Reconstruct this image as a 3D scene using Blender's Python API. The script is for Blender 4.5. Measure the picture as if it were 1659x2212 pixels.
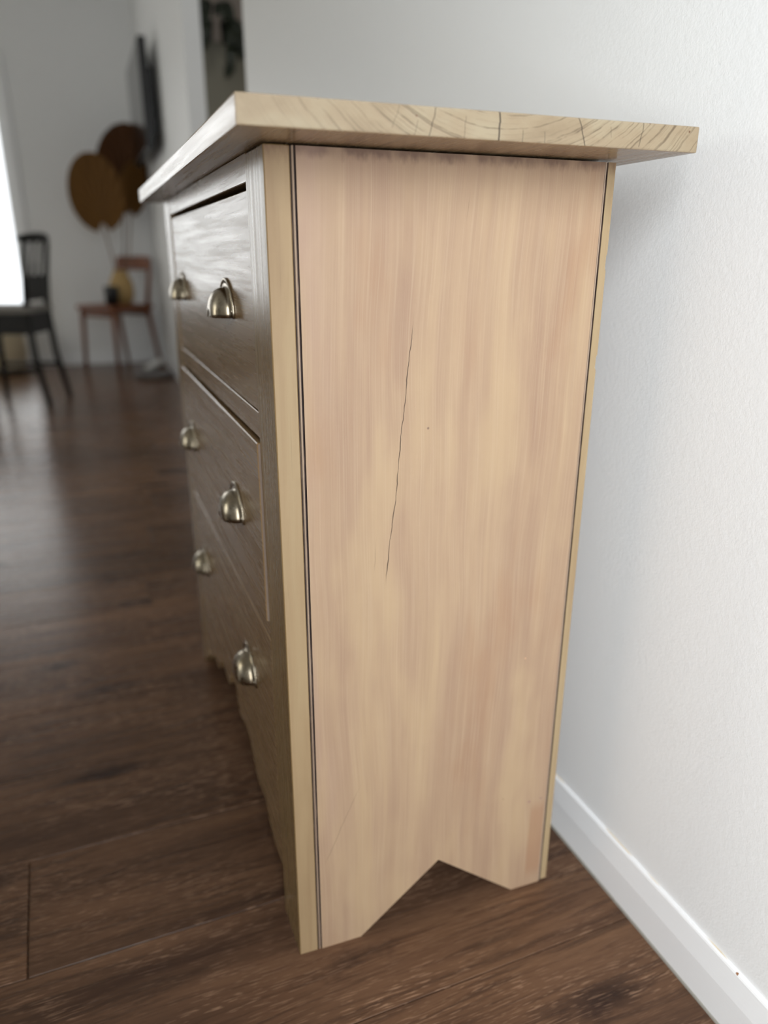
import bpy, bmesh, math, random
from mathutils import Vector, Matrix

# ------------------------------------------------------------------ clean
for o in list(bpy.data.objects):
    bpy.data.objects.remove(o, do_unlink=True)
scene = bpy.context.scene
COL = scene.collection
random.seed(4)

# ------------------------------------------------------------------ camera
camd = bpy.data.cameras.new('camera')
cam = bpy.data.objects.new('camera', camd)
COL.objects.link(cam)
CAM = Vector((-0.17357, -0.77176, 0.90100))
RT = Vector((0.93420705, -0.35671101, 0.00379963))
UP = Vector((0.12171672, 0.32874549, 0.93654228))
FW = Vector((0.33532406, 0.87446193, -0.35053405))
M4 = Matrix.Identity(4)
for i in range(3):
    M4[i][0] = RT[i]; M4[i][1] = UP[i]; M4[i][2] = -FW[i]; M4[i][3] = CAM[i]
cam.matrix_world = M4
camd.sensor_fit = 'VERTICAL'
camd.sensor_height = 36.0
camd.sensor_width = 27.0
camd.lens = 1645.25 / 2212.0 * 36.0
camd.shift_y = (1170.96 - 1106.0) / 2212.0
camd.shift_x = -(831.99 - 829.5) / 2212.0
camd.clip_start = 0.02
camd.dof.use_dof = True
camd.dof.focus_distance = 0.82
camd.dof.aperture_fstop = 2.3
scene.camera = cam

# ------------------------------------------------------------------ world and light
scene.view_settings.view_transform = 'Standard'
scene.view_settings.look = 'None'
scene.view_settings.gamma = 1.0
scene.view_settings.use_curve_mapping = False
scene.view_settings.exposure = 0.0
scene.cycles.adaptive_threshold = 0.035
scene.cycles.max_bounces = 6
scene.cycles.diffuse_bounces = 3
scene.cycles.glossy_bounces = 3
scene.cycles.transparent_max_bounces = 4
world = bpy.data.worlds.new('sky'); scene.world = world
world.use_nodes = True
bg = world.node_tree.nodes['Background']
bg.inputs[0].default_value = (0.93, 0.97, 1.0, 1)
bg.inputs[1].default_value = 2.0

def area(name, loc, target, sx, sy, power, col):
    l = bpy.data.lights.new(name, 'AREA'); l.shape = 'RECTANGLE'
    l.size = sx; l.size_y = sy; l.energy = power; l.color = col
    o = bpy.data.objects.new(name, l); COL.objects.link(o)
    o.location = loc
    d = Vector(target) - Vector(loc)
    o.rotation_euler = d.to_track_quat('-Z', 'Y').to_euler()
    return o
# daylight entering through the glazed openings of the main room
area('daylight_behind_upper', (-0.60, -1.95, 2.00), (-0.45, 0, 1.45), 0.95, 0.95, 43, (0.925, 0.968, 1.0))
area('daylight_behind_lower', (-0.56, -1.95, 0.90), (-0.45, 0, 0.90), 0.95, 1.15, 36, (0.935, 0.968, 0.99))
area('daylight_far', (-1.36, 6.66, 1.30), (-1.36, 0, 1.30), 1.55, 1.9, 12, (1.0, 0.98, 0.93))
area('daylight_left', (-4.15, 2.5, 1.55), (0, 2.5, 1.55), 1.5, 1.9, 18, (1.0, 0.93, 0.68))

area('passage_fill', (2.46, 3.1, 1.5), (0.6, 3.6, 1.5), 1.1, 1.1, 8, (1.0, 0.96, 0.86))  # added fill lamp that brightens the cabinet, no known source there

# ------------------------------------------------------------------ node helper
class G:
    def __init__(s, name):
        s.m = bpy.data.materials.new(name); s.m.use_nodes = True
        s.t = s.m.node_tree; s.t.nodes.clear()
        s.out = s.t.nodes.new('ShaderNodeOutputMaterial')
        s.b = s.t.nodes.new('ShaderNodeBsdfPrincipled')
        s.t.links.new(s.b.outputs[0], s.out.inputs[0])
    def n(s, typ, **kw):
        nd = s.t.nodes.new(typ)
        for k, v in kw.items(): setattr(nd, k, v)
        return nd
    def put(s, sock, v):
        if isinstance(v, bpy.types.NodeSocket): s.t.links.new(v, sock)
        elif isinstance(v, (tuple, list)):
            v = tuple(v)
            if len(sock.default_value) == 4 and len(v) == 3: v = v + (1,)
            sock.default_value = v
        else: sock.default_value = v
    def obj(s): return s.n('ShaderNodeTexCoord').outputs['Object']
    def rnd(s): return s.n('ShaderNodeObjectInfo').outputs['Random']
    def xyz(s, v):
        nd = s.n('ShaderNodeSeparateXYZ'); s.put(nd.inputs[0], v); return nd.outputs
    def comb(s, x, y, z):
        nd = s.n('ShaderNodeCombineXYZ')
        for i, v in enumerate((x, y, z)): s.put(nd.inputs[i], v)
        return nd.outputs[0]
    def map(s, v, scale=(1, 1, 1), loc=(0, 0, 0), rot=(0, 0, 0)):
        nd = s.n('ShaderNodeMapping'); s.put(nd.inputs[0], v)
        s.put(nd.inputs[1], loc); s.put(nd.inputs[2], rot); s.put(nd.inputs[3], scale)
        return nd.outputs[0]
    def vadd(s, a, b):
        nd = s.n('ShaderNodeVectorMath', operation='ADD'); s.put(nd.inputs[0], a); s.put(nd.inputs[1], b); return nd.outputs[0]
    def vscale(s, a, f):
        nd = s.n('ShaderNodeVectorMath', operation='SCALE'); s.put(nd.inputs[0], a); s.put(nd.inputs[3], f); return nd.outputs[0]
    def dist(s, a, b):
        nd = s.n('ShaderNodeVectorMath', operation='DISTANCE'); s.put(nd.inputs[0], a); s.put(nd.inputs[1], b); return nd.outputs['Value']
    def noise(s, v, scale=1.0, detail=3.0, rough=0.55, dist=0.0, col=False):
        nd = s.n('ShaderNodeTexNoise'); s.put(nd.inputs['Vector'], v)
        nd.inputs['Scale'].default_value = scale; nd.inputs['Detail'].default_value = detail
        nd.inputs['Roughness'].default_value = rough; nd.inputs['Distortion'].default_value = dist
        return nd.outputs['Color' if col else 'Fac']
    def math(s, op, a, b=0.0, c=0.0, clamp=False):
        nd = s.n('ShaderNodeMath', operation=op, use_clamp=clamp)
        s.put(nd.inputs[0], a); s.put(nd.inputs[1], b)
        if len(nd.inputs) > 2: s.put(nd.inputs[2], c)
        return nd.outputs[0]
    def rng(s, v, a, b, c=0.0, d=1.0, smooth=True):
        nd = s.n('ShaderNodeMapRange'); nd.interpolation_type = 'SMOOTHSTEP' if smooth else 'LINEAR'
        s.put(nd.inputs[0], v)
        for i, x in enumerate((a, b, c, d)): s.put(nd.inputs[i + 1], x)
        return nd.outputs[0]
    def mix(s, f, a, b, mode='MIX'):
        nd = s.n('ShaderNodeMix', data_type='RGBA', blend_type=mode)
        s.put(nd.inputs[0], f); s.put(nd.inputs[6], a); s.put(nd.inputs[7], b)
        return nd.outputs[2]
    def ramp(s, v, stops):
        nd = s.n('ShaderNodeValToRGB'); s.put(nd.inputs[0], v)
        e = nd.color_ramp.elements
        while len(e) < len(stops): e.new(0.5)
        for k, (p, c) in enumerate(stops):
            e[k].position = p; e[k].color = tuple(c) + (1,)
        return nd.outputs[0]
    def bump(s, h, strength=0.2, dist=0.001):
        nd = s.n('ShaderNodeBump'); nd.inputs['Strength'].default_value = strength
        nd.inputs['Distance'].default_value = dist; s.put(nd.inputs['Height'], h)
        s.t.links.new(nd.outputs[0], s.b.inputs['Normal']); return nd
    def fin(s, col=None, rough=0.5, metal=0.0, spec=0.5, coat=None):
        if col is not None: s.put(s.b.inputs['Base Color'], col)
        s.put(s.b.inputs['Roughness'], rough); s.put(s.b.inputs['Metallic'], metal)
        s.put(s.b.inputs['Specular IOR Level'], spec)
        if coat:
            s.put(s.b.inputs['Coat Weight'], coat[0]); s.put(s.b.inputs['Coat Roughness'], coat[1])
        return s.m

def srgb(r, g, b):
    f = lambda c: (c / 255 / 12.92) if c / 255 <= 0.04045 else ((c / 255 + 0.055) / 1.055) ** 2.4
    return (f(r), f(g), f(b))

# ------------------------------------------------------------------ materials
def mat_plain(name, col, rough=0.5, metal=0.0, bump=0.0, var=0.1, scale=30):
    g = G(name); v = g.obj(); n = g.noise(v, scale, 3)
    c = g.mix(n, tuple(x * (1 - var) for x in col), tuple(min(1, x * (1 + var)) for x in col))
    if bump: g.bump(n, bump, 0.002)
    return g.fin(c, rough, metal)

def mat_wall():
    g = G('painted_plaster'); v = g.obj()
    n1 = g.noise(v, 420, 2, 0.6); n2 = g.noise(v, 170, 2, 0.5)
    big = g.noise(v, 0.8, 1)
    h = g.math('ADD', g.math('MULTIPLY', n1, 0.6), n2)
    g.bump(h, 0.35, 0.0009)
    c = g.mix(big, srgb(238, 239, 239), srgb(241, 242, 242))
    return g.fin(c, 0.45, 0, 0.35)

def mat_trim():
    g = G('trim_paint'); v = g.obj()
    n = g.noise(g.map(v, (60, 6, 260)), 1, 3)
    g.bump(n, 0.25, 0.0006)
    # a chip and a worn caulk line along the top edge
    d = g.dist(v, (0.4700, -0.2895, 0.0905))
    nn = g.noise(v, 400, 2)
    chip = g.rng(g.math('ADD', d, g.math('MULTIPLY', nn, 0.003)), 0.0030, 0.0038, 1, 0)
    X = g.xyz(v)
    caulk = g.math('MULTIPLY', g.rng(X[2], 0.0905, 0.0912), g.rng(X[0], 0.4722, 0.4732))
    worn = g.math('MULTIPLY', caulk, g.rng(g.noise(g.map(v, (1, 9, 1)), 1, 1), 0.52, 0.58))
    c = g.mix(chip, srgb(240, 241, 242), srgb(150, 105, 70))
    c = g.mix(worn, c, srgb(205, 180, 130))
    return g.fin(c, 0.32, 0, 0.5)

def mat_floor(name='laminate_plank'):
    g = G(name); v0 = g.obj(); r = g.rnd()
    off = g.comb(g.math('MULTIPLY', r, 37.0), g.math('MULTIPLY', r, 11.0), g.math('MULTIPLY', r, 5.0))
    v = g.vadd(v0, off)
    # gentle waviness so that the grain swirls round knots
    w = g.noise(g.map(v, (2.2, 9, 1)), 1, 2, 0.5)
    vw = g.vadd(v, g.comb(0.0, g.math('MULTIPLY', g.math('SUBTRACT', w, 0.5), 0.045), 0.0))
    broad = g.noise(g.map(vw, (1.3, 13, 1)), 1, 4, 0.6, 0.3)
    streak = g.noise(g.map(vw, (3.5, 75, 1)), 1, 4, 0.65, 0.3)
    fine = g.noise(g.map(vw, (16, 420, 1)), 1, 2, 0.5)
    pores = g.noise(g.map(vw, (38, 520, 1), (3, 1, 0)), 1, 2, 0.5)
    base = g.ramp(broad, [(0.25, srgb(62, 44, 35)), (0.40, srgb(86, 63, 48)), (0.56, srgb(103, 76, 57)), (0.76, srgb(118, 88, 65))])
    c = g.mix(g.rng(streak, 0.34, 0.54, 0.55, 0.0), base, srgb(52, 37, 30))
    c = g.mix(g.math('MULTIPLY', g.rng(fine, 0.55, 0.75), 0.45), c, srgb(52, 36, 28))
    # knots
    vk = g.n('ShaderNodeTexVoronoi'); g.put(vk.inputs['Vector'], g.map(vw, (2.0, 6.2, 1)))
    vk.inputs['Scale'].default_value = 1.0
    kd = g.math('ADD', vk.outputs['Distance'], g.math('MULTIPLY', g.math('SUBTRACT', g.noise(v, 30, 3), 0.5), 0.16))
    kn = g.rng(kd, 0.07, 0.22, 0.8, 0.0)
    c = g.mix(kn, c, srgb(40, 28, 25))
    pm = g.math('MULTIPLY', g.rng(pores, 0.56, 0.67), g.rng(g.noise(g.map(v, (4, 9, 1)), 1, 2), 0.38, 0.62, 0.15, 0.75))
    c = g.mix(pm, c, srgb(156, 124, 100))
    tone = g.rng(r, 0, 1, 0.93, 1.30, False)
    c = g.mix(1.0, c, g.comb(tone, tone, tone), 'MULTIPLY')
    g.bump(g.noise(g.map(v, (38, 520, 1), (3, 1, 0)), 1, 1, 0.5), 0.2, 0.0010)
    rough = g.rng(streak, 0.3, 0.7, 0.30, 0.20, False)
    return g.fin(c, rough, 0, 0.17)

def mat_whitewash():
    """pale limewashed timber, grain running vertically, seen on the chest's end"""
    g = G('limewashed_panel'); v = g.obj(); X = g.xyz(v)
    w = g.noise(g.map(v, (5, 5, 1.6)), 1, 2)
    vw = g.vadd(v, g.comb(g.math('MULTIPLY', g.math('SUBTRACT', w, 0.5), 0.05), 0, 0))
    broad = g.noise(g.map(vw, (18, 18, 1.5)), 1, 4, 0.6)
    mid = g.noise(g.map(vw, (60, 60, 2.6), (4, 0, 2)), 1, 4, 0.6)
    fine = g.noise(g.map(vw, (520, 520, 5)), 1, 2, 0.5)
    patch = g.noise(g.map(v, (9, 9, 3.2), (1.3, 0, 5)), 1, 3, 0.6)
    c = g.ramp(broad, [(0.28, PAN_C[0]), (0.44, PAN_C[1]), (0.56, PAN_C[2]), (0.72, PAN_C[3])])
    c = g.mix(g.rng(mid, 0.35, 0.65, 0.40, 0.0), c, PAN_C[4])
    c = g.mix(g.rng(patch, 0.48, 0.66, 0.0, 0.7), c, PAN_C[3])
    c = g.mix(g.rng(patch, 0.46, 0.30, 0.0, 0.40), c, PAN_C[5])
    c = g.mix(g.rng(fine, 0.45, 0.75, 0.0, 0.38), c, PAN_C[6])
    # grime rubbed in along the very top edge and next to the front bead
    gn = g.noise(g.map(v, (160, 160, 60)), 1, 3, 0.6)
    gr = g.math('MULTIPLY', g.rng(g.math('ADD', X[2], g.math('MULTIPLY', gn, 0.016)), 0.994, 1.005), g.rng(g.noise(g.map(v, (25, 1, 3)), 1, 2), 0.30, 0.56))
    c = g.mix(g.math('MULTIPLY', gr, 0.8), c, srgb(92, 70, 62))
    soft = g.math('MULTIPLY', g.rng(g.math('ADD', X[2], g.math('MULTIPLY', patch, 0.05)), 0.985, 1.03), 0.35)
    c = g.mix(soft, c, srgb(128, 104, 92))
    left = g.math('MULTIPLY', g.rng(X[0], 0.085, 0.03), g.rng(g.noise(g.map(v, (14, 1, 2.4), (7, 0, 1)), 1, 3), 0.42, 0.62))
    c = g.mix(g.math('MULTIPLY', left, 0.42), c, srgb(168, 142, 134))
    # long drying crack and two fine ones
    wigN = g.math('MULTIPLY', g.math('SUBTRACT', g.noise(g.map(v, (0, 0, 13)), 1, 4, 0.6), 0.5), 0.011)
    wdN = g.rng(g.noise(g.map(v, (0, 0, 26), (3, 0, 1)), 1, 1), 0.3, 0.7, 0.35, 1.0)
    def crack(x0, z0, x1, z1, wd, dark, sc):
        t = g.rng(X[2], z0, z1, x0, x1, False)
        wig = wigN
        d = g.math('ABSOLUTE', g.math('SUBTRACT', X[0], g.math('ADD', t, wig)))
        wn = g.math('MULTIPLY', wdN, wd)
        line = g.rng(g.math('DIVIDE', d, wn), 0.5, 1.2, 1, 0)
        lo, hi = min(z0, z1), max(z0, z1)
        ends = g.math('MULTIPLY', g.rng(X[2], lo, lo + 0.03), g.rng(X[2], hi - 0.05, hi, 1, 0))
        return g.math('MULTIPLY', g.math('MULTIPLY', line, ends), dark)
    for a in ((0.1232, 0.5335, 0.1545, 0.852, 0.0008, 0.85, 14), (0.0346, 0.1364, 0.0935, 0.269, 0.0006, 0.45, 9),
              (0.2112, 0.930, 0.2160, 0.975, 0.0005, 0.5, 9), (0.109, 0.55, 0.113, 0.61, 0.0005, 0.45, 9)):
        c = g.mix(crack(*a), c, srgb(48, 34, 28))
    for (px, pz, rr, cc) in ((0.3489, 0.1578, 0.0028, (150, 118, 118)), (0.3683, 0.1589, 0.0022, (140, 112, 118)),
                             (0.1735, 0.7213, 0.0020, (120, 100, 92)), (0.3237, 0.3997, 0.0016, (222, 180, 148)),
                             (0.3050, 0.1750, 0.0012, (120, 84, 70))):
        d = g.dist(v, (px, 0.0, pz))
        c = g.mix(g.rng(d, rr * 0.4, rr, 0.8, 0), c, srgb(*cc))
    # knocked and scuffed yellowish patch near the rear foot
    sc = g.math('MULTIPLY', g.rng(g.math('ABSOLUTE', g.math('SUBTRACT', X[0], g.math('ADD', 0.352, g.math('MULTIPLY', w, 0.02)))), 0.010, 0.014, 1, 0), g.rng(g.math('ABSOLUTE', g.math('SUBTRACT', X[2], 0.085)), 0.05, 0.075, 1, 0))
    c = g.mix(g.math('MULTIPLY', sc, 0.6), c, PAN_C[5])
    g.bump(g.noise(g.map(v, (520, 520, 5)), 1, 1, 0.5), 0.16, 0.0006)
    c = g.mix(1.0, c, (0.85, 0.80, 0.73), 'MULTIPLY')
    return g.fin(c, 0.5, 0, 0.35)

PAN_C = [srgb(160, 134, 116), srgb(173, 149, 127), srgb(180, 157, 133), srgb(185, 163, 135),
         srgb(154, 128, 112), srgb(162, 128, 104), srgb(190, 170, 148)]

def mat_board(name, axis, stops, rough=0.42, spec=0.5, bumpk=0.25, grime_top=False, wobk=0.05, finek=0.3):
    """pale timber with the grain along one axis"""
    g = G(name); v = g.obj(); X = g.xyz(v)
    def sc(a, l):
        s = [a, a, a]; s[axis] = l; return tuple(s)
    w = g.noise(g.map(v, sc(4, 1.5)), 1, 2)
    wob = g.math('MULTIPLY', g.math('SUBTRACT', w, 0.5), wobk)
    dv = [0.0, 0.0, 0.0]
    for i in range(3):
        if i != axis: dv[i] = wob
    vw = g.vadd(v, g.comb(*dv))
    broad = g.noise(g.map(vw, sc(22, 1.5)), 1, 4, 0.6)
    fine = g.noise(g.map(vw, sc(380, 5)), 1, 3, 0.6)
    mid = g.noise(g.map(vw, sc(110, 3)), 1, 3, 0.6)
    c = g.ramp(broad, [(0.3, stops[0]), (0.5, stops[1]), (0.7, stops[2])])
    c = g.mix(g.rng(mid, 0.5, 0.75, 0, 0.35), c, stops[0])
    c = g.mix(g.rng(fine, 0.6, 0.8, 0, finek), c, tuple(x * 0.6 for x in stops[0]))
    spots = g.rng(g.noise(g.map(v, sc(70, 26)), 1, 2), 0.78, 0.82, 0, 0.7)
    c = g.mix(spots, c, srgb(110, 78, 52))
    if grime_top:
        gn = g.noise(g.map(v, (160, 160, 50)), 1, 3)
        gr = g.rng(g.math('ADD', X[2], g.math('MULTIPLY', gn, 0.03)), 0.995, 1.018, 0, 0.75)
        c = g.mix(gr, c, srgb(104, 76, 58))
    h = g.math('ADD', g.math('MULTIPLY', fine, 0.8), g.math('MULTIPLY', mid, 0.35))
    g.bump(h, bumpk, 0.0007)
    return g.fin(c, g.rng(mid, 0.3, 0.7, rough + 0.06, rough - 0.06, False), 0, spec)

def mat_endgrain():
    g = G('end_grain'); v = g.obj(); X = g.xyz(v)
    w = g.noise(g.map(v, (24, 24, 40)), 1, 3, 0.6)
    dx = g.math('SUBTRACT', X[0], 0.205); dz = g.math('SUBTRACT', X[2], 1.185)
    r = g.math('SQRT', g.math('ADD', g.math('MULTIPLY', dx, dx), g.math('MULTIPLY', dz, dz)))
    rw = g.math('ADD', r, g.math('MULTIPLY', g.math('SUBTRACT', w, 0.5), 0.006))
    th = g.math('ARCTAN2', dx, g.math('MULTIPLY', dz, -1.0))
    base = g.ramp(g.noise(g.map(v, (16, 16, 30)), 1, 4, 0.6), [(0.3, srgb(162, 136, 104)), (0.5, srgb(176, 150, 116)), (0.7, srgb(184, 162, 128))])
    # growth rings: sharp late-wood lines of uneven spacing
    rn = g.noise(g.comb(rw, 0.0, 0.0), 230, 2, 0.7)
    ring = g.rng(rn, 0.50, 0.62)
    ring2 = g.rng(g.noise(g.comb(rw, 3.0, 0.0), 620, 1, 0.5), 0.60, 0.70)
    brk = g.rng(g.noise(g.comb(g.math('MULTIPLY', th, 9.0), g.math('MULTIPLY', r, 120.0), 0.0), 1, 3), 0.34, 0.6)
    zone = g.rng(X[0], 0.02, 0.11, 0.4, 1.0)
    m = g.math('MULTIPLY', g.math('MULTIPLY', g.math('MAXIMUM', g.math('MULTIPLY', ring, 0.75), g.math('MULTIPLY', ring2, 0.6)), brk), zone)
    c = g.mix(m, base, srgb(100, 78, 56))
    wigE = g.math('MULTIPLY', g.math('SUBTRACT', g.noise(g.map(v, (0, 0, 150)), 1, 2), 0.5), 0.0035)
    # radial drying checks
    for (xa, za, xb, zb, wd, dk) in ((0.1373, 1.0245, 0.1310, 1.0000, 0.0005, 0.75), (0.2003, 1.0245, 0.2004, 1.0, 0.00085, 0.95),
                                     (0.2841, 1.0245, 0.2935, 1.0, 0.0006, 0.85), (0.3587, 1.0245, 0.3550, 1.0035, 0.0005, 0.7),
                                     (0.1030, 1.0235, 0.0960, 1.0060, 0.0004, 0.4), (0.1660, 1.018, 0.1655, 1.0, 0.0004, 0.5),
                                     (0.2250, 1.010, 0.2250, 1.0, 0.0004, 0.6), (0.2480, 1.010, 0.2490, 1.0, 0.0004, 0.5),
                                     (0.3200, 1.018, 0.3220, 1.010, 0.0004, 0.4), (0.120, 1.012, 0.1170, 1.0, 0.0004, 0.5)):
        t = g.rng(X[2], zb, za, xb, xa, False)
        wig = wigE
        d = g.math('ABSOLUTE', g.math('SUBTRACT', X[0], g.math('ADD', t, wig)))
        ln = g.math('MULTIPLY', g.rng(d, wd * 0.5, wd * 1.2, 1, 0), g.math('MULTIPLY', g.rng(X[2], zb - 0.0015, zb), g.rng(X[2], za, za + 0.001, 1, 0)))
        c = g.mix(g.math('MULTIPLY', ln, dk), c, srgb(46, 34, 26))
    for (px, pz, rr) in ((0.3655, 1.0243, 0.0018), (0.4140, 1.0190, 0.0014), (0.1185, 1.0160, 0.0011), (0.0300, 1.0243, 0.0015)):
        d = g.dist(v, (px, -0.082, pz)); c = g.mix(g.rng(d, rr * 0.5, rr, 0.85, 0), c, srgb(112, 66, 40))
    g.bump(g.noise(g.map(v, (420, 420, 420)), 1, 2), 0.12, 0.0006)
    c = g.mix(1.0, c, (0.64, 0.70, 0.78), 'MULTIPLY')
    return g.fin(c, 0.5, 0, 0.35)

def mat_grime():
    g = G('groove_grime'); v = g.obj()
    n = g.noise(g.map(v, (300, 300, 22)), 1, 3, 0.6)
    c = g.ramp(n, [(0.35, srgb(42, 33, 32)), (0.55, srgb(70, 56, 52)), (0.72, srgb(150, 128, 112))])
    return g.fin(c, 0.7, 0, 0.3)

def mat_metal():
    g = G('antique_nickel'); v = g.obj()
    n = g.noise(v, 160, 3, 0.6); n2 = g.noise(g.map(v, (40, 40, 40)), 1, 3)
    c = g.mix(g.rng(n2, 0.35, 0.65), srgb(146, 134, 114), srgb(184, 175, 158))
    c = g.mix(g.rng(n, 0.66, 0.78, 0, 0.5), c, srgb(110, 84, 52))
    g.bump(n, 0.06, 0.0006)
    return g.fin(c, g.rng(n2, 0.3, 0.7, 0.22, 0.34, False), 1.0, 0.5)

def mat_palm(name, a, b):
    g = G(name); v = g.obj()
    n = g.noise(g.map(v, (14, 14, 3)), 1, 3); f = g.noise(v, 90, 2)
    c = g.mix(n, a, b); g.bump(f, 0.2, 0.002)
    return g.fin(c, 0.65, 0, 0.3)

WALL = mat_wall(); TRIM = mat_trim(); FLOOR = mat_floor()
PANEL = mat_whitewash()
STRIP = mat_board('pale_strip', 2, (srgb(134, 110, 82), srgb(151, 128, 97), srgb(160, 140, 108)), 0.5, 0.35, 0.12, True)
BEAD = mat_board('bead_timber', 2, (srgb(136, 112, 95), srgb(160, 138, 118), srgb(172, 150, 130)), 0.5, 0.35, 0.2)
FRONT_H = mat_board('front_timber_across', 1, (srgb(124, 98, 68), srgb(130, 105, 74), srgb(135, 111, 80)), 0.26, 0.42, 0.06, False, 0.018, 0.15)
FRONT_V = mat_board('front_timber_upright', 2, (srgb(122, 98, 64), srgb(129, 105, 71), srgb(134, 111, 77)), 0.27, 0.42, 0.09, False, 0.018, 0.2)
TOPW = mat_board('top_timber', 1, (srgb(132, 106, 78), srgb(150, 125, 94), srgb(160, 136, 106)), 0.24, 0.5, 0.2, False, 0.018, 0.3)
ENDG = mat_endgrain(); GRIME = mat_grime(); METAL = mat_metal()
EDGE = mat_board('drawer_edge', 2, (srgb(104, 88, 76), srgb(118, 102, 90), srgb(128, 112, 98)), 0.6, 0.3, 0.1)
RAW = mat_board('raw_carcass', 1, (srgb(120, 92, 66), srgb(140, 110, 80), srgb(150, 120, 88)), 0.7, 0.2, 0.2)
BLACKW = mat_plain('black_painted_wood', srgb(7, 7, 7), 0.55, 0, 0.05)
CHAIRW = mat_board('honey_timber', 2, (srgb(96, 50, 18), srgb(116, 62, 24), srgb(126, 72, 32)), 0.45, 0.4, 0.1)
BLACK = mat_plain('black_glaze', srgb(12, 12, 13), 0.35)
BEIGE = mat_plain('beige_weave', srgb(178, 148, 96), 0.8, 0, 0.3, 0.2, 90)
CREAM = mat_plain('cream_fabric', srgb(205, 190, 160), 0.9, 0, 0.2)
GREYC = mat_plain('grey_cushion', srgb(130, 126, 120), 0.9, 0, 0.2)
PALM_L = mat_palm('dry_palm_light', srgb(124, 88, 44), srgb(104, 72, 34))
PALM_D = mat_palm('dry_palm_dark', srgb(88, 52, 20), srgb(70, 40, 14))
LEAF = mat_plain('leaf_green', srgb(24, 32, 14), 0.45, 0, 0.1, 0.3)
POT = mat_plain('dark_pot', srgb(44, 42, 38), 0.5)
CAB = mat_plain('olive_grey_lacquer', srgb(116, 112, 98), 0.5, 0, 0.02, 0.04, 6)
TAUPE = mat_plain('taupe_wall', srgb(160, 148, 138), 0.6, 0, 0.05, 0.04, 40)
SCREEN = mat_plain('screen_glass', srgb(14, 14, 16), 0.12)
PLASTIC = mat_plain('black_plastic', srgb(10, 10, 11), 0.4)
WHITEP = mat_plain('white_plastic', srgb(215, 214, 210), 0.4)
GREYP = mat_plain('grey_plastic', srgb(120, 116, 114), 0.45)
SEAL = mat_plain('grey_sealant', srgb(150, 148, 140), 0.6)
CEIL = mat_plain('ceiling_paint', srgb(232, 232, 230), 0.8, 0, 0.02, 0.02)
def mat_glass():
    g = G('window_glass'); t = g.t
    tr = g.n('ShaderNodeBsdfTransparent'); gl = g.n('ShaderNodeBsdfGlossy'); gl.inputs['Roughness'].default_value = 0.02
    fr = g.n('ShaderNodeFresnel'); fr.inputs[0].default_value = 1.45
    mx = g.n('ShaderNodeMixShader'); g.put(mx.inputs[0], g.math('MULTIPLY', fr.outputs[0], 0.6))
    t.links.new(tr.outputs[0], mx.inputs[1]); t.links.new(gl.outputs[0], mx.inputs[2]); t.links.new(mx.outputs[0], g.out.inputs[0])
    return g.m
GLASS = mat_glass()

# ------------------------------------------------------------------ mesh helpers
def box(bm, lo, hi, bev=0.0, mi=0, seg=1):
    x0, y0, z0 = lo; x1, y1, z1 = hi
    vs = [bm.verts.new(p) for p in ((x0, y0, z0), (x1, y0, z0), (x1, y1, z0), (x0, y1, z0), (x0, y0, z1), (x1, y0, z1), (x1, y1, z1), (x0, y1, z1))]
    fs = [bm.faces.new([vs[i] for i in f]) for f in ((0, 3, 2, 1), (4, 5, 6, 7), (0, 1, 5, 4), (1, 2, 6, 5), (2, 3, 7, 6), (3, 0, 4, 7))]
    for f in fs: f.material_index = mi
    if bev:
        es = list({e for f in fs for e in f.edges})
        bmesh.ops.bevel(bm, geom=es, offset=bev, segments=seg, profile=0.6, affect='EDGES')
    return fs

def prism(bm, poly, axis, a, b, bev=0.0, mi=0):
    """polygon given in the two other axes (cyclic order), extruded along axis"""
    def P(p, t):
        if axis == 0: return (t, p[0], p[1])
        if axis == 1: return (p[0], t, p[1])
        return (p[0], p[1], t)
    A = [bm.verts.new(P(p, a)) for p in poly]; B = [bm.verts.new(P(p, b)) for p in poly]
    fs = [bm.faces.new(A), bm.faces.new(list(reversed(B)))]
    n = len(poly)
    for i in range(n):
        fs.append(bm.faces.new([A[i], B[i], B[(i + 1) % n], A[(i + 1) % n]]))
    for f in fs: f.material_index = mi
    bmesh.ops.recalc_face_normals(bm, faces=fs)
    if bev:
        es = list({e for f in fs for e in f.edges})
        bmesh.ops.bevel(bm, geom=es, offset=bev, segments=1, profile=0.5, affect='EDGES')
    return fs

def tube(bm, pts, rad, seg=10, mi=0):
    pts = [Vector(p) for p in pts]; rings = []
    for i, p in enumerate(pts):
        d = (pts[min(i + 1, len(pts) - 1)] - pts[max(i - 1, 0)]).normalized()
        a = d.cross(Vector((0, 0, 1)) if abs(d.z) < 0.9 else Vector((1, 0, 0))).normalized(); b = d.cross(a)
        r = rad[i] if isinstance(rad, (list, tuple)) else rad
        rings.append([bm.verts.new(p + (a * math.cos(2 * math.pi * k / seg) + b * math.sin(2 * math.pi * k / seg)) * r) for k in range(seg)])
    fs = []
    for i in range(len(rings) - 1):
        for k in range(seg):
            fs.append(bm.faces.new([rings[i][k], rings[i][(k + 1) % seg], rings[i + 1][(k + 1) % seg], rings[i + 1][k]]))
    fs.append(bm.faces.new(list(reversed(rings[0])))); fs.append(bm.faces.new(rings[-1]))
    for f in fs: f.material_index = mi
    bmesh.ops.recalc_face_normals(bm, faces=fs)

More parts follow.
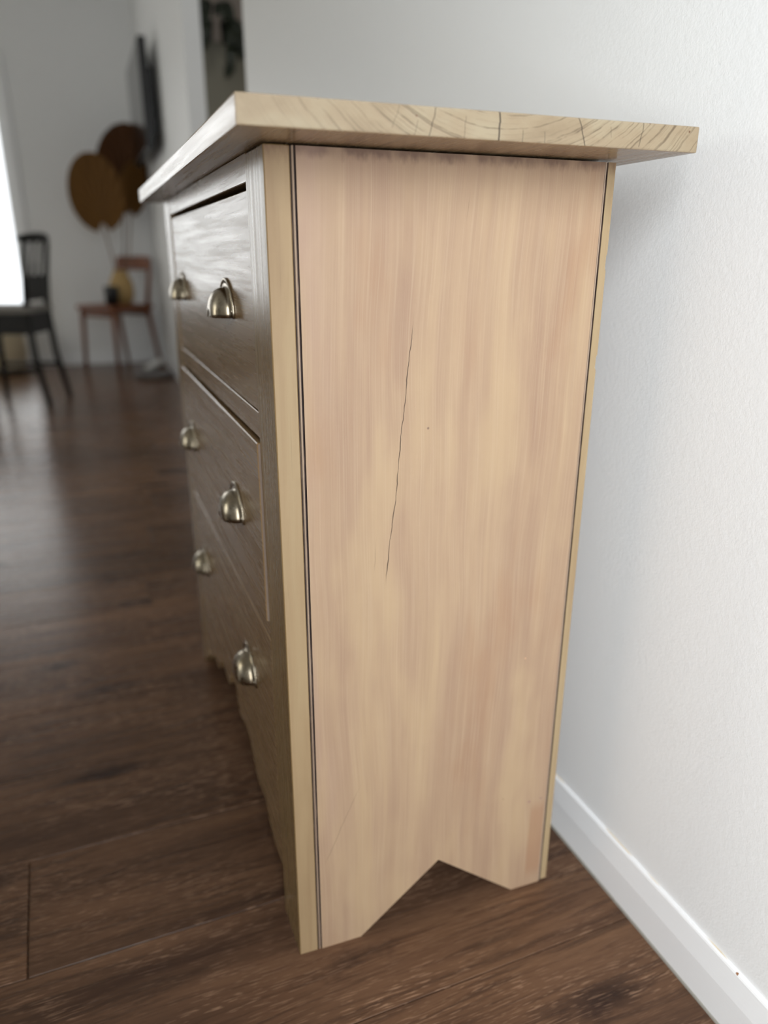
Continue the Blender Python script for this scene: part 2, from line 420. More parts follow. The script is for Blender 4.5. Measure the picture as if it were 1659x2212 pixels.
def lathe(bm, prof, c=(0, 0, 0), seg=28, mi=0):
    rings = []
    for r, z in prof:
        rings.append([bm.verts.new((c[0] + r * math.cos(2 * math.pi * k / seg), c[1] + r * math.sin(2 * math.pi * k / seg), c[2] + z)) for k in range(seg)])
    fs = []
    for i in range(len(rings) - 1):
        for k in range(seg):
            fs.append(bm.faces.new([rings[i][k], rings[i][(k + 1) % seg], rings[i + 1][(k + 1) % seg], rings[i + 1][k]]))
    fs.append(bm.faces.new(list(reversed(rings[0])))); fs.append(bm.faces.new(rings[-1]))
    for f in fs: f.material_index = mi
    bmesh.ops.recalc_face_normals(bm, faces=fs)

def obj(name, bm, mats, parent=None, smooth=False, local=False):
    me = bpy.data.meshes.new(name); bm.to_mesh(me); bm.free()
    if not isinstance(mats, (list, tuple)): mats = [mats]
    for m in mats: me.materials.append(m)
    if smooth:
        for p in me.polygons: p.use_smooth = True
    o = bpy.data.objects.new(name, me); COL.objects.link(o)
    if parent:
        o.parent = parent
        if not local:
            wl = Vector(parent['_w']) if '_w' in parent else Vector((0, 0, 0))
            o.location = -wl
            o['_w'] = (0.0, 0.0, 0.0)
    return o
def thing(name, label, cat, loc=(0, 0, 0), rz=0.0, group=None):
    o = bpy.data.objects.new(name, None); COL.objects.link(o)
    o.empty_display_size = 0.1; o.location = loc; o.rotation_euler = (0, 0, rz)
    o['_w'] = tuple(float(x) for x in loc)
    return tag(o, label, cat, group)
def tag(o, label, cat, group=None):
    o['label'] = label; o['category'] = cat
    if group: o['group'] = group
    return o
def struct(name, bm, m, label=None):
    o = obj(name, bm, m); o['kind'] = 'structure'
    if label: o['label'] = label
    return o
def copy_tree(o, parent=None):
    c = o.copy(); COL.objects.link(c); c.parent = parent
    for ch in list(o.children): copy_tree(ch, c)
    return c
NB = bmesh.new

# ------------------------------------------------------------------ room shell
XW = 0.474          # face of the right-hand wall
XL, YB, YF, ZC = -4.2, -2.0, 6.6, 3.1
bm = NB(); box(bm, (XL - 0.1, YB - 0.1, -0.06), (2.6, YF + 0.1, -0.008))
floor = struct('floor', bm, FLOOR)
# planks laid across the room, each its own board with a fine bevelled joint
ROW, SK = 0.2275, 0.035
plank_mesh = {}
def plank_data(L):
    key = round(L, 3)
    if key not in plank_mesh:
        b = NB(); box(b, (-L / 2 + 0.0007, -ROW / 2 + 0.0007, -0.008), (L / 2 - 0.0007, ROW / 2 - 0.0007, 0.0), 0.0009)
        me = bpy.data.meshes.new('plank'); b.to_mesh(me); b.free(); me.materials.append(FLOOR)
        plank_mesh[key] = me
    return plank_mesh[key]
joints = {0: -0.353, -1: 0.95, 1: -0.16 - 0.95, 2: 0.10, 3: -0.72, -2: -0.62}
for k in range(-6, 29):
    yc = 0.1055 + ROW * (k + 0.5)
    PL = 1.38
    j = joints.get(k, ((k * 0.517) % 1.0) * PL - 0.9)
    starts = [j - PL, j, j + PL] if yc < 3.0 else [j - 2 * PL, j - PL, j]
    for s in starts:
        x0, x1 = s, s + PL
        if x1 < -2.1 or x0 > 0.45: continue
        x1 = min(x1, 0.470)
        L = x1 - x0
        o = bpy.data.objects.new('plank', plank_data(L)); COL.objects.link(o)
        o.parent = floor
        xc = (x0 + x1) / 2
        o.location = (xc, yc + SK * xc, 0.0); o.rotation_euler = (0, 0, math.atan(SK))

bm = NB(); box(bm, (XL - 0.1, YB - 0.1, ZC), (2.6, YF + 0.1, ZC + 0.1)); struct('ceiling', bm, CEIL)
bm = NB(); box(bm, (XW, YB, 0.0), (XW + 0.093, 2.32, ZC)); struct('wall_right', bm, WALL)
bm = NB(); box(bm, (XW, 3.80, 0.0), (XW + 0.093, YF, ZC)); struct('wall_right_rear', bm, WALL)
# far wall with a tall window opening
WX0, WX1, WZ0, WZ1 = -2.15, -0.565, 0.30, 2.30
bm = NB()
box(bm, (XL, YF, 0.0), (WX0, YF + 0.12, ZC)); box(bm, (WX1, YF, 0.0), (2.6, YF + 0.12, ZC))
box(bm, (WX0, YF, 0.0), (WX1, YF + 0.12, WZ0)); box(bm, (WX0, YF, WZ1), (WX1, YF + 0.12, ZC))
struct('wall_far', bm, WALL)
def window(name, x0, x1, z0, z1, y0, y1, face):
    """frame with mullions set in a wall that runs along x; face = room side y"""
    r = bpy.data.objects.new(name, None); COL.objects.link(r); r['kind'] = 'structure'
    r.location = ((x0 + x1) / 2, face, z0); r['_w'] = tuple(r.location)
    b = NB(); t = 0.05
    box(b, (x0, y0, z0), (x0 + t, y1, z1), 0.003); box(b, (x1 - t, y0, z0), (x1, y1, z1), 0.003)
    box(b, (x0 + t, y0, z0), (x1 - t, y1, z0 + t), 0.003); box(b, (x0 + t, y0, z1 - t), (x1 - t, y1, z1), 0.003)
    xm = (x0 + x1) / 2
    box(b, (xm - 0.025, y0, z0 + t), (xm + 0.025, y1, z1 - t), 0.003)
    obj('window_frame', b, TRIM, r)
    for a, c in ((x0 + t, xm - 0.025), (xm + 0.025, x1 - t)):
        b = NB(); ym = (y0 + y1) / 2; box(b, (a, ym - 0.003, z0 + t), (c, ym + 0.003, z1 - t)); obj('pane', b, GLASS, r)
    return r
window('window_1', WX0, WX1, WZ0, WZ1, YF + 0.03, YF + 0.09, YF)
# architrave round the far window
bm = NB()
for lo, hi in (((WX1, YF - 0.018, WZ0 - 0.06), (WX1 + 0.06, YF, WZ1 + 0.06)), ((WX0 - 0.06, YF - 0.018, WZ0 - 0.06), (WX0, YF, WZ1 + 0.06)),
               ((WX0, YF - 0.018, WZ1), (WX1, YF, WZ1 + 0.06)), ((WX0, YF - 0.018, WZ0 - 0.06), (WX1, YF, WZ0))):
    box(bm, lo, hi, 0.003)
struct('trim_1', bm, TRIM)
# wall behind the camera with a glazed door
BX0, BX1, BZ0, BZ1 = -1.08, -0.02, 0.20, 2.50
bm = NB()
box(bm, (XL, YB - 0.12, 0.0), (BX0, YB, ZC)); box(bm, (BX1, YB - 0.12, 0.0), (2.6, YB, ZC))
box(bm, (BX0, YB - 0.12, 0.0), (BX1, YB, BZ0)); box(bm, (BX0, YB - 0.12, BZ1), (BX1, YB, ZC))
struct('wall_behind', bm, WALL)
window('window_2', BX0, BX1, BZ0, BZ1, YB - 0.10, YB - 0.04, YB)
# added unseen wall behind the camera, keeps rear daylight off the chest front
bm = NB(); box(bm, (XL, -1.06, 0.0), (-0.38, -0.96, ZC)); struct('wall_added_shade', bm, WALL)
# left wall with a window opening
LY0, LY1, LZ0, LZ1 = 1.7, 3.3, 0.55, 2.55
bm = NB()
box(bm, (XL - 0.12, YB, 0.0), (XL, LY0, ZC)); box(bm, (XL - 0.12, LY1, 0.0), (XL, YF, ZC))
box(bm, (XL - 0.12, LY0, 0.0), (XL, LY1, LZ0)); box(bm, (XL - 0.12, LY0, LZ1), (XL, LY1, ZC))
struct('wall_left', bm, WALL)
bm = NB()
for lo, hi in (((XL - .09, LY0, LZ0), (XL - .03, LY0 + .05, LZ1)), ((XL - .09, LY1 - .05, LZ0), (XL - .03, LY1, LZ1)),
               ((XL - .09, LY0, LZ0), (XL - .03, LY1, LZ0 + .05)), ((XL - .09, LY0, LZ1 - .05), (XL - .03, LY1, LZ1))):
    box(bm, lo, hi, 0.002)
struct('window_3', bm, TRIM)
# room glimpsed through the opening in the right-hand wall
bm = NB(); box(bm, (XW + 0.093, 5.35, 0.0), (2.6, 5.45, ZC)); struct('wall_passage', bm, TAUPE)
bm = NB()
box(bm, (2.5, YB, 0.0), (2.6, 2.5, ZC)); box(bm, (2.5, 3.7, 0.0), (2.6, 5.35, ZC)); box(bm, (2.5, 2.5, 0.0), (2.6, 3.7, 0.9)); box(bm, (2.5, 2.5, 2.1), (2.6, 3.7, ZC))
struct('wall_passage_side', bm, TAUPE)
bm = NB()
for lo, hi in (((2.51, 2.5, 0.9), (2.57, 2.55, 2.1)), ((2.51, 3.65, 0.9), (2.57, 3.7, 2.1)), ((2.51, 2.55, 0.9), (2.57, 3.65, 0.95)), ((2.51, 2.55, 2.05), (2.57, 3.65, 2.1))):
    box(bm, lo, hi, 0.002)
struct('passage_fill_frame', bm, TRIM)  # opening and frame made up for the added passage fill

def skirting(name, prof, a, b, axis):
    bm = NB(); prism(bm, prof, axis, a, b); return struct(name, bm, TRIM)
pr = [(XW, 0.0), (0.4640, 0.0), (0.4640, 0.0550), (0.4682, 0.0885), (0.4694, 0.0908), (0.4708, 0.0915), (XW, 0.0915)]
skirting('baseboard_right', pr, YB, 2.32, 1)
bm = NB(); prism(bm, [(0.4640, 0.0), (0.4618, 0.0), (0.4624, 0.0022), (0.4640, 0.0034)], 1, YB, 2.32); struct('trim_2', bm, SEAL)
skirting('baseboard_right_rear', pr, 3.80, YF, 1)
prf = [(YF, 0.0), (YF - 0.010, 0.0), (YF - 0.010, 0.052), (YF - 0.007, 0.0885), (YF, 0.0915)]
skirting('baseboard_far', prf, XL, XW - 0.011, 0)

# ------------------------------------------------------------------ chest of drawers
D, L = 0.3903, 0.8837
chest = thing('chest_of_drawers', 'pale limewashed wooden chest of drawers with six metal cup pulls against the white wall', 'chest of drawers', (D / 2, L / 2, 0))
# --- top
bm = NB()
fs = box(bm, (-0.0390, -0.0819, 1.0005), (0.4263, 0.9480, 1.0242))
bm.normal_update()
es = list({e for f in fs for e in f.edges})
bmesh.ops.bevel(bm, geom=es, offset=0.0016, segments=2, profile=0.6, affect='EDGES')
bm.normal_update()
for f in bm.faces: f.material_index = 1 if abs(f.normal.y) > 0.75 else 0
top = obj('top', bm, [TOPW, ENDG], chest); top['label'] = 'thick wooden top with cracked end grain'
# --- ends
def side(y0, y1, ys):
    bm = NB()
    poly = [(0.0312, 0.0), (0.0883, 0.0), (0.2054, 0.0985), (0.3293, 0.0), (0.3764, 0.0), (0.3764, 0.9982), (0.0312, 0.9982)]
    prism(bm, poly, 1, y0, y1)
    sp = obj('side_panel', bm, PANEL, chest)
    s = 1 if ys == y0 else -1
    def Y(d): return ys + s * d
    # front bead: groove, half-round, groove
    def bead(xa, xb, zlo, name='bead_molding'):
        b = NB(); wd = xb - xa
        prof = [(xa, 0.0006), (xa + 0.0002, 0.0042), (xa + wd * 0.27, 0.0042)]
        n0 = len(prof) - 1
        for k in range(0, 7):
            a = math.pi * k / 6
            prof.append((xa + wd * (0.5 - 0.22 * math.cos(a)), 0.0030 - 0.0026 * math.sin(a)))
        n1 = len(prof) - 1
        prof += [(xb - wd * 0.27, 0.0042), (xb - 0.0002, 0.0042), (xb, 0.0006)]
        zs = [zlo + (0.9982 - zlo) * i / 24 for i in range(25)]
        rows = [[b.verts.new((x, Y(d), z)) for x, d in prof] for z in zs]
        for i in range(24):
            for k in range(len(prof) - 1):
                f = b.faces.new([rows[i][k], rows[i][k + 1], rows[i + 1][k + 1], rows[i + 1][k]])
                f.material_index = 0 if n0 + 1 <= k < n1 else 1
        # solid back
        for k in range(len(prof) - 1): pass
        back = [[b.verts.new((x, Y(0.017), z)) for x in (xa, xb)] for z in (zlo, 0.9982)]
        b.faces.new([back[0][0], back[0][1], back[1][1], back[1][0]]).material_index = 1
        b.faces.new([rows[0][0]] + [rows[i][0] for i in range(1, 25)] + [back[1][0], back[0][0]]).material_index = 1
        b.faces.new([rows[0][-1]] + [rows[i][-1] for i in range(1, 25)] + [back[1][1], back[0][1]]).material_index = 1
        b.faces.new(rows[0] + [back[0][1], back[0][0]]).material_index = 0
        b.faces.new(rows[-1] + [back[1][1], back[1][0]]).material_index = 0
        bmesh.ops.recalc_face_normals(b, faces=b.faces)
        return obj(name, b, [BEAD, GRIME], sp)
    bead(0.0254, 0.0312, 0.0)
    bead(0.3764, 0.3808, 0.0)
    b = NB()
    # rear upright: chipped along its back edge
    prism(b, [(0.3808, 0.003), (0.3903, 0.003), (0.3903, 0.775), (0.3887, 0.779), (0.3889, 0.791), (0.3903, 0.794), (0.3903, 0.887), (0.3890, 0.890), (0.3892, 0.903), (0.3903, 0.906), (0.3903, 0.9982), (0.3808, 0.9982)], 1, y0, y1)
    obj('rear_upright', b, STRIP, chest)
    return sp
side(0.0, 0.018, 0.0)
side(L - 0.018, L, L)
# --- front frame
SW = 0.0855
b = NB(); box(b, (0.0, 0.0, 0.0), (0.0254, SW, 0.9985), 0.0010)
b.normal_update()
for f in b.faces: f.material_index = 1 if abs(f.normal.y) > 0.75 else 0
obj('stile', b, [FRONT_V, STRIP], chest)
b = NB()
prism(b, [(L - SW, 0.052), (L - 0.030, 0.018), (L - 0.012, 0.0), (L, 0.0), (L, 1.0), (L - SW, 1.0)], 0, 0.0, 0.0254, 0.0010)
b.normal_update()
for f in b.faces: f.material_index = 1 if abs(f.normal.y) > 0.75 else 0
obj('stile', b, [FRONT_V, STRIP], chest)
for z0, z1 in ((0.9725, 1.0), (0.7045, 0.7345), (0.4440, 0.4680)):
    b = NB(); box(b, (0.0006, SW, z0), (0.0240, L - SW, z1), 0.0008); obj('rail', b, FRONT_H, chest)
# scalloped apron
half = [(0.0855, 0.0790), (0.100, 0.0780), (0.118, 0.0755), (0.132, 0.0757), (0.150, 0.0785), (0.164, 0.0850), (0.176, 0.0930), (0.184, 0.1020), (0.190, 0.1100), (0.196, 0.1138), (0.208, 0.1138), (0.222, 0.1110), (0.238, 0.1085), (0.252, 0.1105), (0.265, 0.1180), (0.280, 0.1350), (0.294, 0.1475), (0.310, 0.1560), (0.332, 0.1590), (0.356, 0.1560), (0.378, 0.1505), (0.392, 0.1525), (0.402, 0.1600), (0.408, 0.1700), (0.412, 0.1840), (0.420, 0.1930), (0.4419, 0.1960)]
prof = half + [(L - y, z) for y, z in reversed(half[:-1])]
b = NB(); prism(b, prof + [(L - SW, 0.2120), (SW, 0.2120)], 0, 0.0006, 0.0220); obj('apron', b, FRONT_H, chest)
# carcass behind the drawers
b = NB(); box(b, (0.372, 0.018, 0.06), (0.380, L - 0.018, 0.999)); obj('back_board', b, RAW, chest)
b = NB(); box(b, (0.024, 0.018, 0.200), (0.372, L - 0.018, 0.210)); obj('base_board', b, RAW, chest)
# --- drawers with their cup pulls
def cup_mesh():
    b = NB()
    # back plate: arched flange with a raised rim, lying in the yz plane, front at -x
    W, H, HC = 0.049, 0.047, 0.036
    n = 24
    def arch(w, h): return [(w * math.cos(math.pi * k / n), h * math.sin(math.pi * k / n) ** 0.85) for k in range(n + 1)]
    def ring(w, h, x, dz=0.0): return [b.verts.new((x, y, z + dz)) for y, z in arch(w, h)]
    R = [ring(W, H, 0.0), ring(W, H, -0.0020), ring(W - 0.0012, H - 0.0012, -0.0030), ring(W - 0.0032, H - 0.0034, -0.0028), ring(W - 0.0042, H - 0.0046, -0.0016), ring(0.0395, HC, -0.0016)]
    # dome
    m = 9
    for j in range(1, m + 1):
        a = math.pi / 2 * j / m
        w = 0.0395 * math.cos(a) ** 0.62 if j < m else 0.0015
        h = HC * math.cos(a) ** 0.70 if j < m else 0.001
        R.append(ring(w, h, -0.0016 - 0.0235 * math.sin(a) ** 0.95))
    for i in range(len(R) - 1):
        for k in range(n):
            b.faces.new([R[i][k], R[i][k + 1], R[i + 1][k + 1], R[i + 1][k]])
    # plate underside rim
    bmesh.ops.recalc_face_normals(b, faces=b.faces)
    g = bmesh.ops.solidify(b, geom=list(b.faces), thickness=0.0011)
    # screw lugs at the two lower corners
    for s in (-1, 1):
        lv = []
        for k in range(10):
            a = 2 * math.pi * k / 10
            lv.append((0.0445 * s + 0.0028 * math.cos(a), 0.0085 + 0.0028 * math.sin(a)))
        prism(b, lv, 0, -0.0016, -0.0042)
    bmesh.ops.recalc_face_normals(b, faces=b.faces)
    me = bpy.data.meshes.new('cup_pull'); b.to_mesh(me); b.free(); me.materials.append(METAL)
    for p in me.polygons: p.use_smooth = True
    return me
CUP = cup_mesh()
def drawer(z0, z1, xf, ya, yb, pz):
    b = NB(); box(b, (xf, ya, z0), (xf + 0.020, yb, z1), 0.0012)
    b.normal_update()
    for f in b.faces: f.material_index = 1 if abs(f.normal.y) > 0.75 else 0
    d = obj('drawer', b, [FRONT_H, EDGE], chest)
    b = NB()
    box(b, (xf + 0.020, ya + 0.012, z0 + 0.006), (0.355, ya + 0.024, z1 - 0.03)); box(b, (xf + 0.020, yb - 0.024, z0 + 0.006), (0.355, yb - 0.012, z1 - 0.03))
    box(b, (0.343, ya + 0.024, z0 + 0.006), (0.355, yb - 0.024, z1 - 0.03)); box(b, (xf + 0.020, ya + 0.024, z0 + 0.006), (0.343, yb - 0.024, z0 + 0.012))
    obj('drawer_box', b, RAW, d)
    for y in (0.252, PULL_FAR):
        c = bpy.data.objects.new('cup_pull', CUP); COL.objects.link(c); c.parent = d; c.location = (xf, y, pz)
        c['label'] = 'antique nickel cup pull'
PULL_FAR = 0.698
drawer(0.7352, 0.9660, 0.0016, SW + 0.001, L - SW - 0.001, 0.829)
drawer(0.4690, 0.6985, -0.0030, SW + 0.0035, L - SW - 0.0015, 0.561)
drawer(0.2130, 0.4430, 0.0002, SW + 0.001, L - SW - 0.001, 0.307)

# ------------------------------------------------------------------ far end of the room
# honey-coloured wooden chair by the far wall (local frame: faces -y)
ch = thing('wooden_chair', 'honey-brown wooden chair by the far wall holding a vase of palm fans', 'chair', (0.085, 6.10, 0), math.atan2(-0.80, 0.60) )
def lobj(name, b, m, p, smooth=False): return obj(name, b, m, p, smooth, True)
b = NB(); box(b, (-0.22, -0.21, 0.495), (0.22, 0.21, 0.530), 0.010, 0, 2); lobj('seat', b, CHAIRW, ch)
for sx in (-1, 1):
    b = NB(); tube(b, [(sx * 0.185, -0.175, 0.50), (sx * 0.205, -0.195, 0.0)], [0.021, 0.014]); lobj('leg', b, CHAIRW, ch, True)
    b = NB(); tube(b, [(sx * 0.185, 0.175, 0.50), (sx * 0.205, 0.250, 0.0)], [0.021, 0.014]); lobj('leg', b, CHAIRW, ch, True)
    b = NB(); tube(b, [(sx * 0.185, 0.180, 0.52), (sx * 0.190, 0.215, 0.72), (sx * 0.188, 0.245, 0.885)], [0.019, 0.017, 0.014]); lobj('back_post', b, CHAIRW, ch, True)
b = NB()
prism(b, [(-0.20, 0.795), (0.20, 0.795), (0.20, 0.885), (0.16, 0.900), (-0.16, 0.900), (-0.20, 0.885)], 1, 0.222, 0.246, 0.004); lobj('top_rail', b, CHAIRW, ch)
b = NB(); box(b, (-0.16, -0.185, 0.44), (0.16, -0.165, 0.495), 0.003); box(b, (-0.16, 0.160, 0.44), (0.16, 0.180, 0.495), 0.003); lobj('apron', b, CHAIRW, ch)
# vase and pot standing on the seat
b = NB(); lathe(b, [(0.055, 0.0), (0.085, 0.03), (0.098, 0.10), (0.090, 0.17), (0.062, 0.225), (0.050, 0.25), (0.056, 0.262), (0.046, 0.258), (0.044, 0.22), (0.05, 0.03)], (0, 0, 0))
vase = obj('vase', b, BEIGE, None, True); vase.location = (0.155, 6.13, 0.530)
tag(vase, 'beige woven vase of dried palms on the wooden chair', 'vase')
b = NB(); lathe(b, [(0.042, 0.0), (0.052, 0.01), (0.058, 0.135), (0.056, 0.145), (0.050, 0.143), (0.046, 0.02)], (0, 0, 0))
pot = obj('pot', b, BLACK, None, True); pot.location = (0.066, 5.98, 0.530)
tag(pot, 'small black pot on the front of the wooden chair seat', 'pot')
def palm(cx, y, cz, w, h, tilt, mat, base, label, twist=0.0):
    t = thing('palm_fan', label, 'dried palm', base, 0, 'dried palm fans in the vase')
    b = NB(); n = 30; rows = []
    ca, sa = math.cos(tilt), math.sin(tilt)
    for j in range(7):
        f = j / 6.0
        row = []
        for k in range(n + 1):
            a = -math.pi * 0.93 + 2 * math.pi * 0.93 * k / n      # fan opening, gap at the stem
            rx, rz = w * math.sin(a), h * math.cos(a)
            if rz < -0.0: rz *= 0.9
            px, pz = rx * f, rz * f + (1 - f) * (-h * 0.62)
            dy = (0.012 if k % 2 else -0.012) * f * 1.2 - 0.05 * f * f * (1 if twist >= 0 else -1)
            row.append(b.verts.new((cx + px * ca + pz * sa, y + dy + px * twist, cz - px * sa + pz * ca)))
        rows.append(row)
    for j in range(6):
        for k in range(n):
            b.faces.new([rows[j][k], rows[j][k + 1], rows[j + 1][k + 1], rows[j + 1][k]])
    bmesh.ops.remove_doubles(b, verts=b.verts, dist=1e-5)
    bmesh.ops.solidify(b, geom=list(b.faces), thickness=0.003)
    bl = obj('fan_blade', b, mat, t)
    hx, hz = cx - h * 0.62 * sa, cz - h * 0.62 * ca
    b = NB(); tube(b, [(base[0], base[1], base[2]), ((base[0] + hx) / 2 + 0.01, (base[1] + y) / 2, (base[2] + hz) / 2), (hx, y, hz), (cx - h * .3 * sa, y, cz - h * .3 * ca)], [0.006, 0.005, 0.005, 0.003])
    obj('stem', b, mat, t, True)
VB = (0.155, 6.13, 0.575)
palm(0.045, 6.14, 1.345, 0.205, 0.300, -0.10, PALM_L, (0.145, 6.12, 0.575), 'light brown palm fan, lowest and leftmost of the three')
palm(0.300, 6.42, 1.590, 0.225, 0.310, 0.22, PALM_D, (0.160, 6.15, 0.575), 'dark brown palm fan, highest of the three', 0.1)
palm(0.330, 6.32, 1.400, 0.110, 0.220, 0.20, PALM_L, (0.170, 6.12, 0.575), 'narrow brown palm fan half hidden below the highest one', 0.1)

# black cross-back dining chairs (local frame: faces -y)
def dining_chair(label, loc, rz):
    t = thing('dining_chair', label, 'chair', loc, rz, 'black dining chairs at the left edge')
    b = NB(); box(b, (-0.20, -0.20, 0.565), (0.20, 0.20, 0.605), 0.014, 0, 2); lobj('seat', b, GREYC, t)
    b = NB(); box(b, (-0.185, -0.185, 0.440), (0.185, 0.185, 0.565), 0.004); lobj('seat_frame', b, BLACKW, t)
    for sx in (-1, 1):
        b = NB(); tube(b, [(sx * 0.17, -0.165, 0.54), (sx * 0.185, -0.185, 0.0)], [0.022, 0.017]); lobj('leg', b, BLACKW, t, True)
        b = NB(); tube(b, [(sx * 0.17, 0.170, 0.60), (sx * 0.180, 0.185, 0.30), (sx * 0.190, 0.235, 0.0)], [0.023, 0.021, 0.018]); lobj('leg', b, BLACKW, t, True)
        b = NB(); tube(b, [(sx * 0.17, 0.172, 0.58), (sx * 0.18, 0.195, 0.80), (sx * 0.185, 0.225, 0.985)], [0.022, 0.018, 0.016]); lobj('back_post', b, BLACKW, t, True)
        b = NB(); tube(b, [(sx * 0.178, -0.175, 0.22), (sx * 0.182, 0.195, 0.22)], 0.012); lobj('stretcher', b, BLACKW, t, True)
    b = NB(); pts = []
    for k in range(9):
        a = k / 8.0; x = -0.215 + 0.43 * a
        pts.append((x, 0.205 + 0.050 * math.sin(math.pi * a), 0.995 + 0.012 * math.sin(math.pi * a)))
    tube(b, pts, [0.017, 0.025, 0.028, 0.029, 0.029, 0.029, 0.028, 0.025, 0.017]); lobj('top_rail', b, BLACKW, t, True)
    b = NB(); box(b, (-0.165, 0.172, 0.640), (0.165, 0.200, 0.785), 0.004); lobj('mid_rail', b, BLACKW, t)
    for sx in (-1, 1):
        b = NB(); tube(b, [(sx * 0.060, 0.185, 0.78), (sx * 0.060, 0.235, 0.99)], 0.010); lobj('spindle', b, BLACKW, t, True)
    b = NB(); tube(b, [(-0.178, -0.17, 0.30), (0.178, -0.17, 0.30)], 0.012); lobj('stretcher', b, BLACKW, t, True)
    return t
dining_chair('black wooden dining chair with grey seat, nearest the far window', (-0.600, 4.80, 0), math.atan2(-0.95, -0.31))
dining_chair('black wooden dining chair cut off by the left edge of the picture', (-1.02, 5.20, 0), math.radians(100))
# cream pouf below the window
b = NB(); lathe(b, [(0.17, 0.0), (0.215, 0.05), (0.225, 0.17), (0.215, 0.30), (0.17, 0.345), (0.05, 0.355)], (0, 0, 0)); pf = obj('pouf', b, CREAM, None, True); pf.location = (-0.86, 6.28, 0)
tag(pf, 'round cream fabric pouf on the floor under the far window', 'pouf')
# low round dish with a white slipper-like lid on the floor by the wall
t = thing('floor_dish', 'low round grey dish with a white bar on the floor near the right wall', 'dish', (0.30, 5.62, 0))
b = NB(); lathe(b, [(0.125, 0.0), (0.145, 0.012), (0.150, 0.035), (0.142, 0.042), (0.128, 0.030), (0.05, 0.024)], (0.30, 5.62, 0)); obj('dish', b, GREYP, t, True)
b = NB(); tube(b, [(0.245, 5.72, 0.052), (0.30, 5.73, 0.075), (0.36, 5.75, 0.098), (0.40, 5.77, 0.104)], [0.018, 0.026, 0.026, 0.018]); obj('bar', b, WHITEP, t, True)

# television on a swing arm
tv = thing('television', 'flat black television on a bracket on the right wall', 'television', (0.41, 5.6, 1.55))
def yaw_pts(o, ang, piv):
    o.matrix_world = Matrix.Translation(Vector(piv)) @ Matrix.Rotation(ang, 4, 'Z') @ Matrix.Translation(-Vector(piv)) @ Matrix.Translation(o.location)
b = NB(); box(b, (0.360, 5.02, 1.560), (0.412, 6.12, 2.205), 0.006); obj('casing', b, PLASTIC, tv)
b = NB(); box(b, (0.3575, 5.035, 1.580), (0.3598, 6.105, 2.190)); obj('screen', b, SCREEN, tv)
b = NB(); box(b, (0.412, 5.10, 1.66), (0.446, 6.00, 2.05), 0.004); obj('rear_housing', b, PLASTIC, tv)
b = NB(); box(b, (0.446, 5.45, 1.72), (0.4735, 5.75, 2.00), 0.003); obj('wall_bracket', b, PLASTIC, tv)

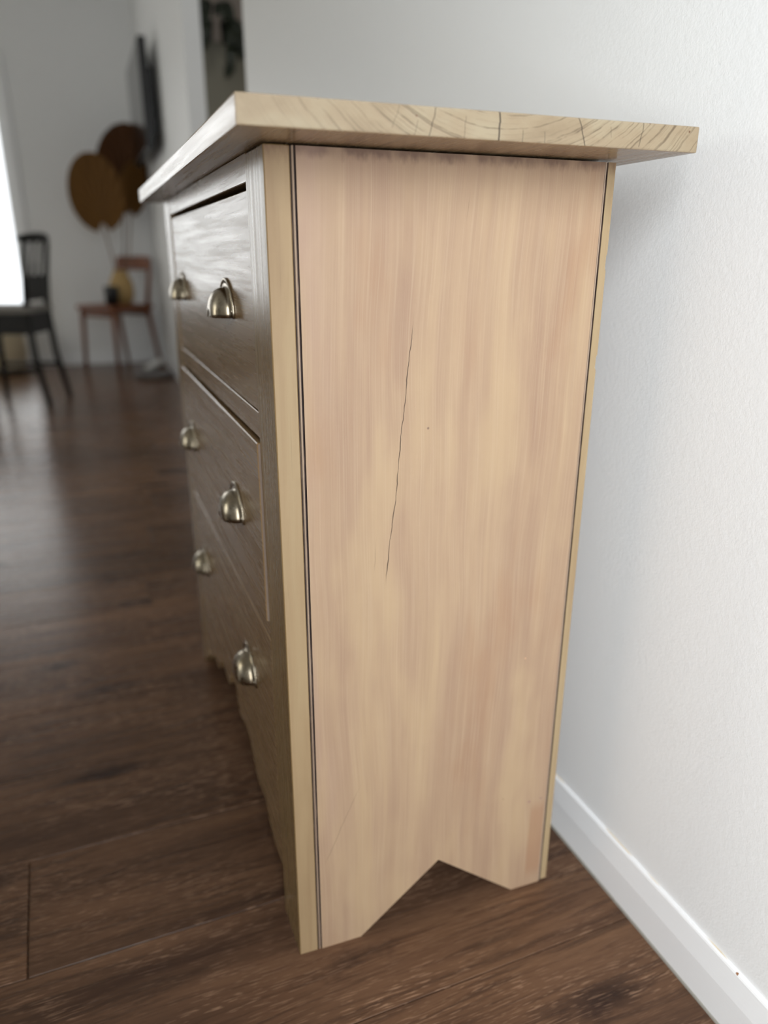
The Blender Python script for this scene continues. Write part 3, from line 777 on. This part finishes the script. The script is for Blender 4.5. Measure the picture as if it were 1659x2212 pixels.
# tall cabinet and trailing plants seen through the opening
cb = thing('tall_cabinet', 'tall olive-grey cabinet glimpsed through the opening behind the chest', 'cabinet', (0.95, 4.60, 0))
b = NB(); box(b, (0.585, 4.36, 0.10), (1.385, 4.96, 2.06), 0.004); obj('body', b, CAB, cb)
for x0, x1 in ((0.588, 0.983), (0.987, 1.382)):
    b = NB(); box(b, (x0, 4.338, 0.11), (x1, 4.359, 2.045), 0.003); d = obj('door', b, CAB, cb)
    hx = x1 - 0.035 if x0 < 0.8 else x0 + 0.035
    b = NB(); tube(b, [(hx, 4.326, 1.0), (hx, 4.326, 1.25)], 0.006); obj('handle', b, METAL, d, True)
b = NB(); box(b, (0.60, 4.40, 0.0), (1.37, 4.94, 0.10)); obj('plinth', b, PLASTIC, cb)
def leaf_mesh():
    b = NB(); n = 8; rows = []
    for k in range(n + 1):
        f = k / n; w = 0.034 * math.sin(math.pi * f) ** 0.7 * (1.15 - 0.5 * f); z = -0.10 * f; y = -0.02 * math.sin(math.pi * f)
        rows.append([b.verts.new((-w, y + 0.008, z)), b.verts.new((0, y, z)), b.verts.new((w, y + 0.008, z))])
    for k in range(n):
        for c in range(2): b.faces.new([rows[k][c], rows[k][c + 1], rows[k + 1][c + 1], rows[k + 1][c]])
    bmesh.ops.remove_doubles(b, verts=b.verts, dist=1e-5)
    bmesh.ops.solidify(b, geom=list(b.faces), thickness=0.0012)
    me = bpy.data.meshes.new('leaf'); b.to_mesh(me); b.free(); me.materials.append(LEAF); return me
LEAFM = leaf_mesh()
def plant(label, loc, vines):
    t = thing('trailing_plant', label, 'plant', loc, 0, 'trailing plants on the tall cabinet')
    x, y, z = loc
    b = NB(); lathe(b, [(0.045, 0.0), (0.060, 0.10), (0.064, 0.11), (0.055, 0.108), (0.042, 0.02)], loc); obj('pot', b, POT, t, True)
    for pts in vines:
        P = [Vector(p) for p in pts]
        b = NB(); tube(b, P, 0.004, 6); st = obj('stem', b, LEAF, t, True)
        for i in range(len(P) - 1):
            for q in (0.2, 0.6, 0.95):
                p = P[i].lerp(P[i + 1], q)
                o = bpy.data.objects.new('leaf', LEAFM); COL.objects.link(o); o.parent = t
                o.location = p - Vector(loc); s = random.uniform(0.7, 1.15); o.scale = (s, s, s)
                o.rotation_euler = (random.uniform(-0.5, 0.3), random.uniform(-0.6, 0.6), random.uniform(-0.8, 0.8))
plant('dark leafy trailing plant at the left end of the cabinet top', (0.68, 4.43, 2.061),
      [[(0.68, 4.40, 2.16), (0.665, 4.31, 2.235), (0.655, 4.275, 2.16), (0.655, 4.27, 2.10)], [(0.68, 4.40, 2.16), (0.70, 4.33, 2.26), (0.66, 4.29, 2.24), (0.648, 4.27, 2.16)],
       [(0.68, 4.40, 2.16), (0.64, 4.34, 2.24), (0.645, 4.28, 2.13)]])
plant('sparse trailing plant whose stem droops over the right of the cabinet', (0.84, 4.44, 2.061),
      [[(0.84, 4.42, 2.17), (0.82, 4.32, 2.18), (0.84, 4.275, 2.11), (0.865, 4.27, 2.03)], [(0.84, 4.42, 2.17), (0.88, 4.31, 2.15), (0.89, 4.275, 2.05)],
       [(0.84, 4.42, 2.17), (0.79, 4.33, 2.26), (0.77, 4.28, 2.22)], [(0.84, 4.42, 2.17), (0.82, 4.29, 2.10), (0.812, 4.27, 1.98), (0.805, 4.27, 1.93)]])

for o in list(bpy.data.objects):
    if '_w' in o: del o['_w']
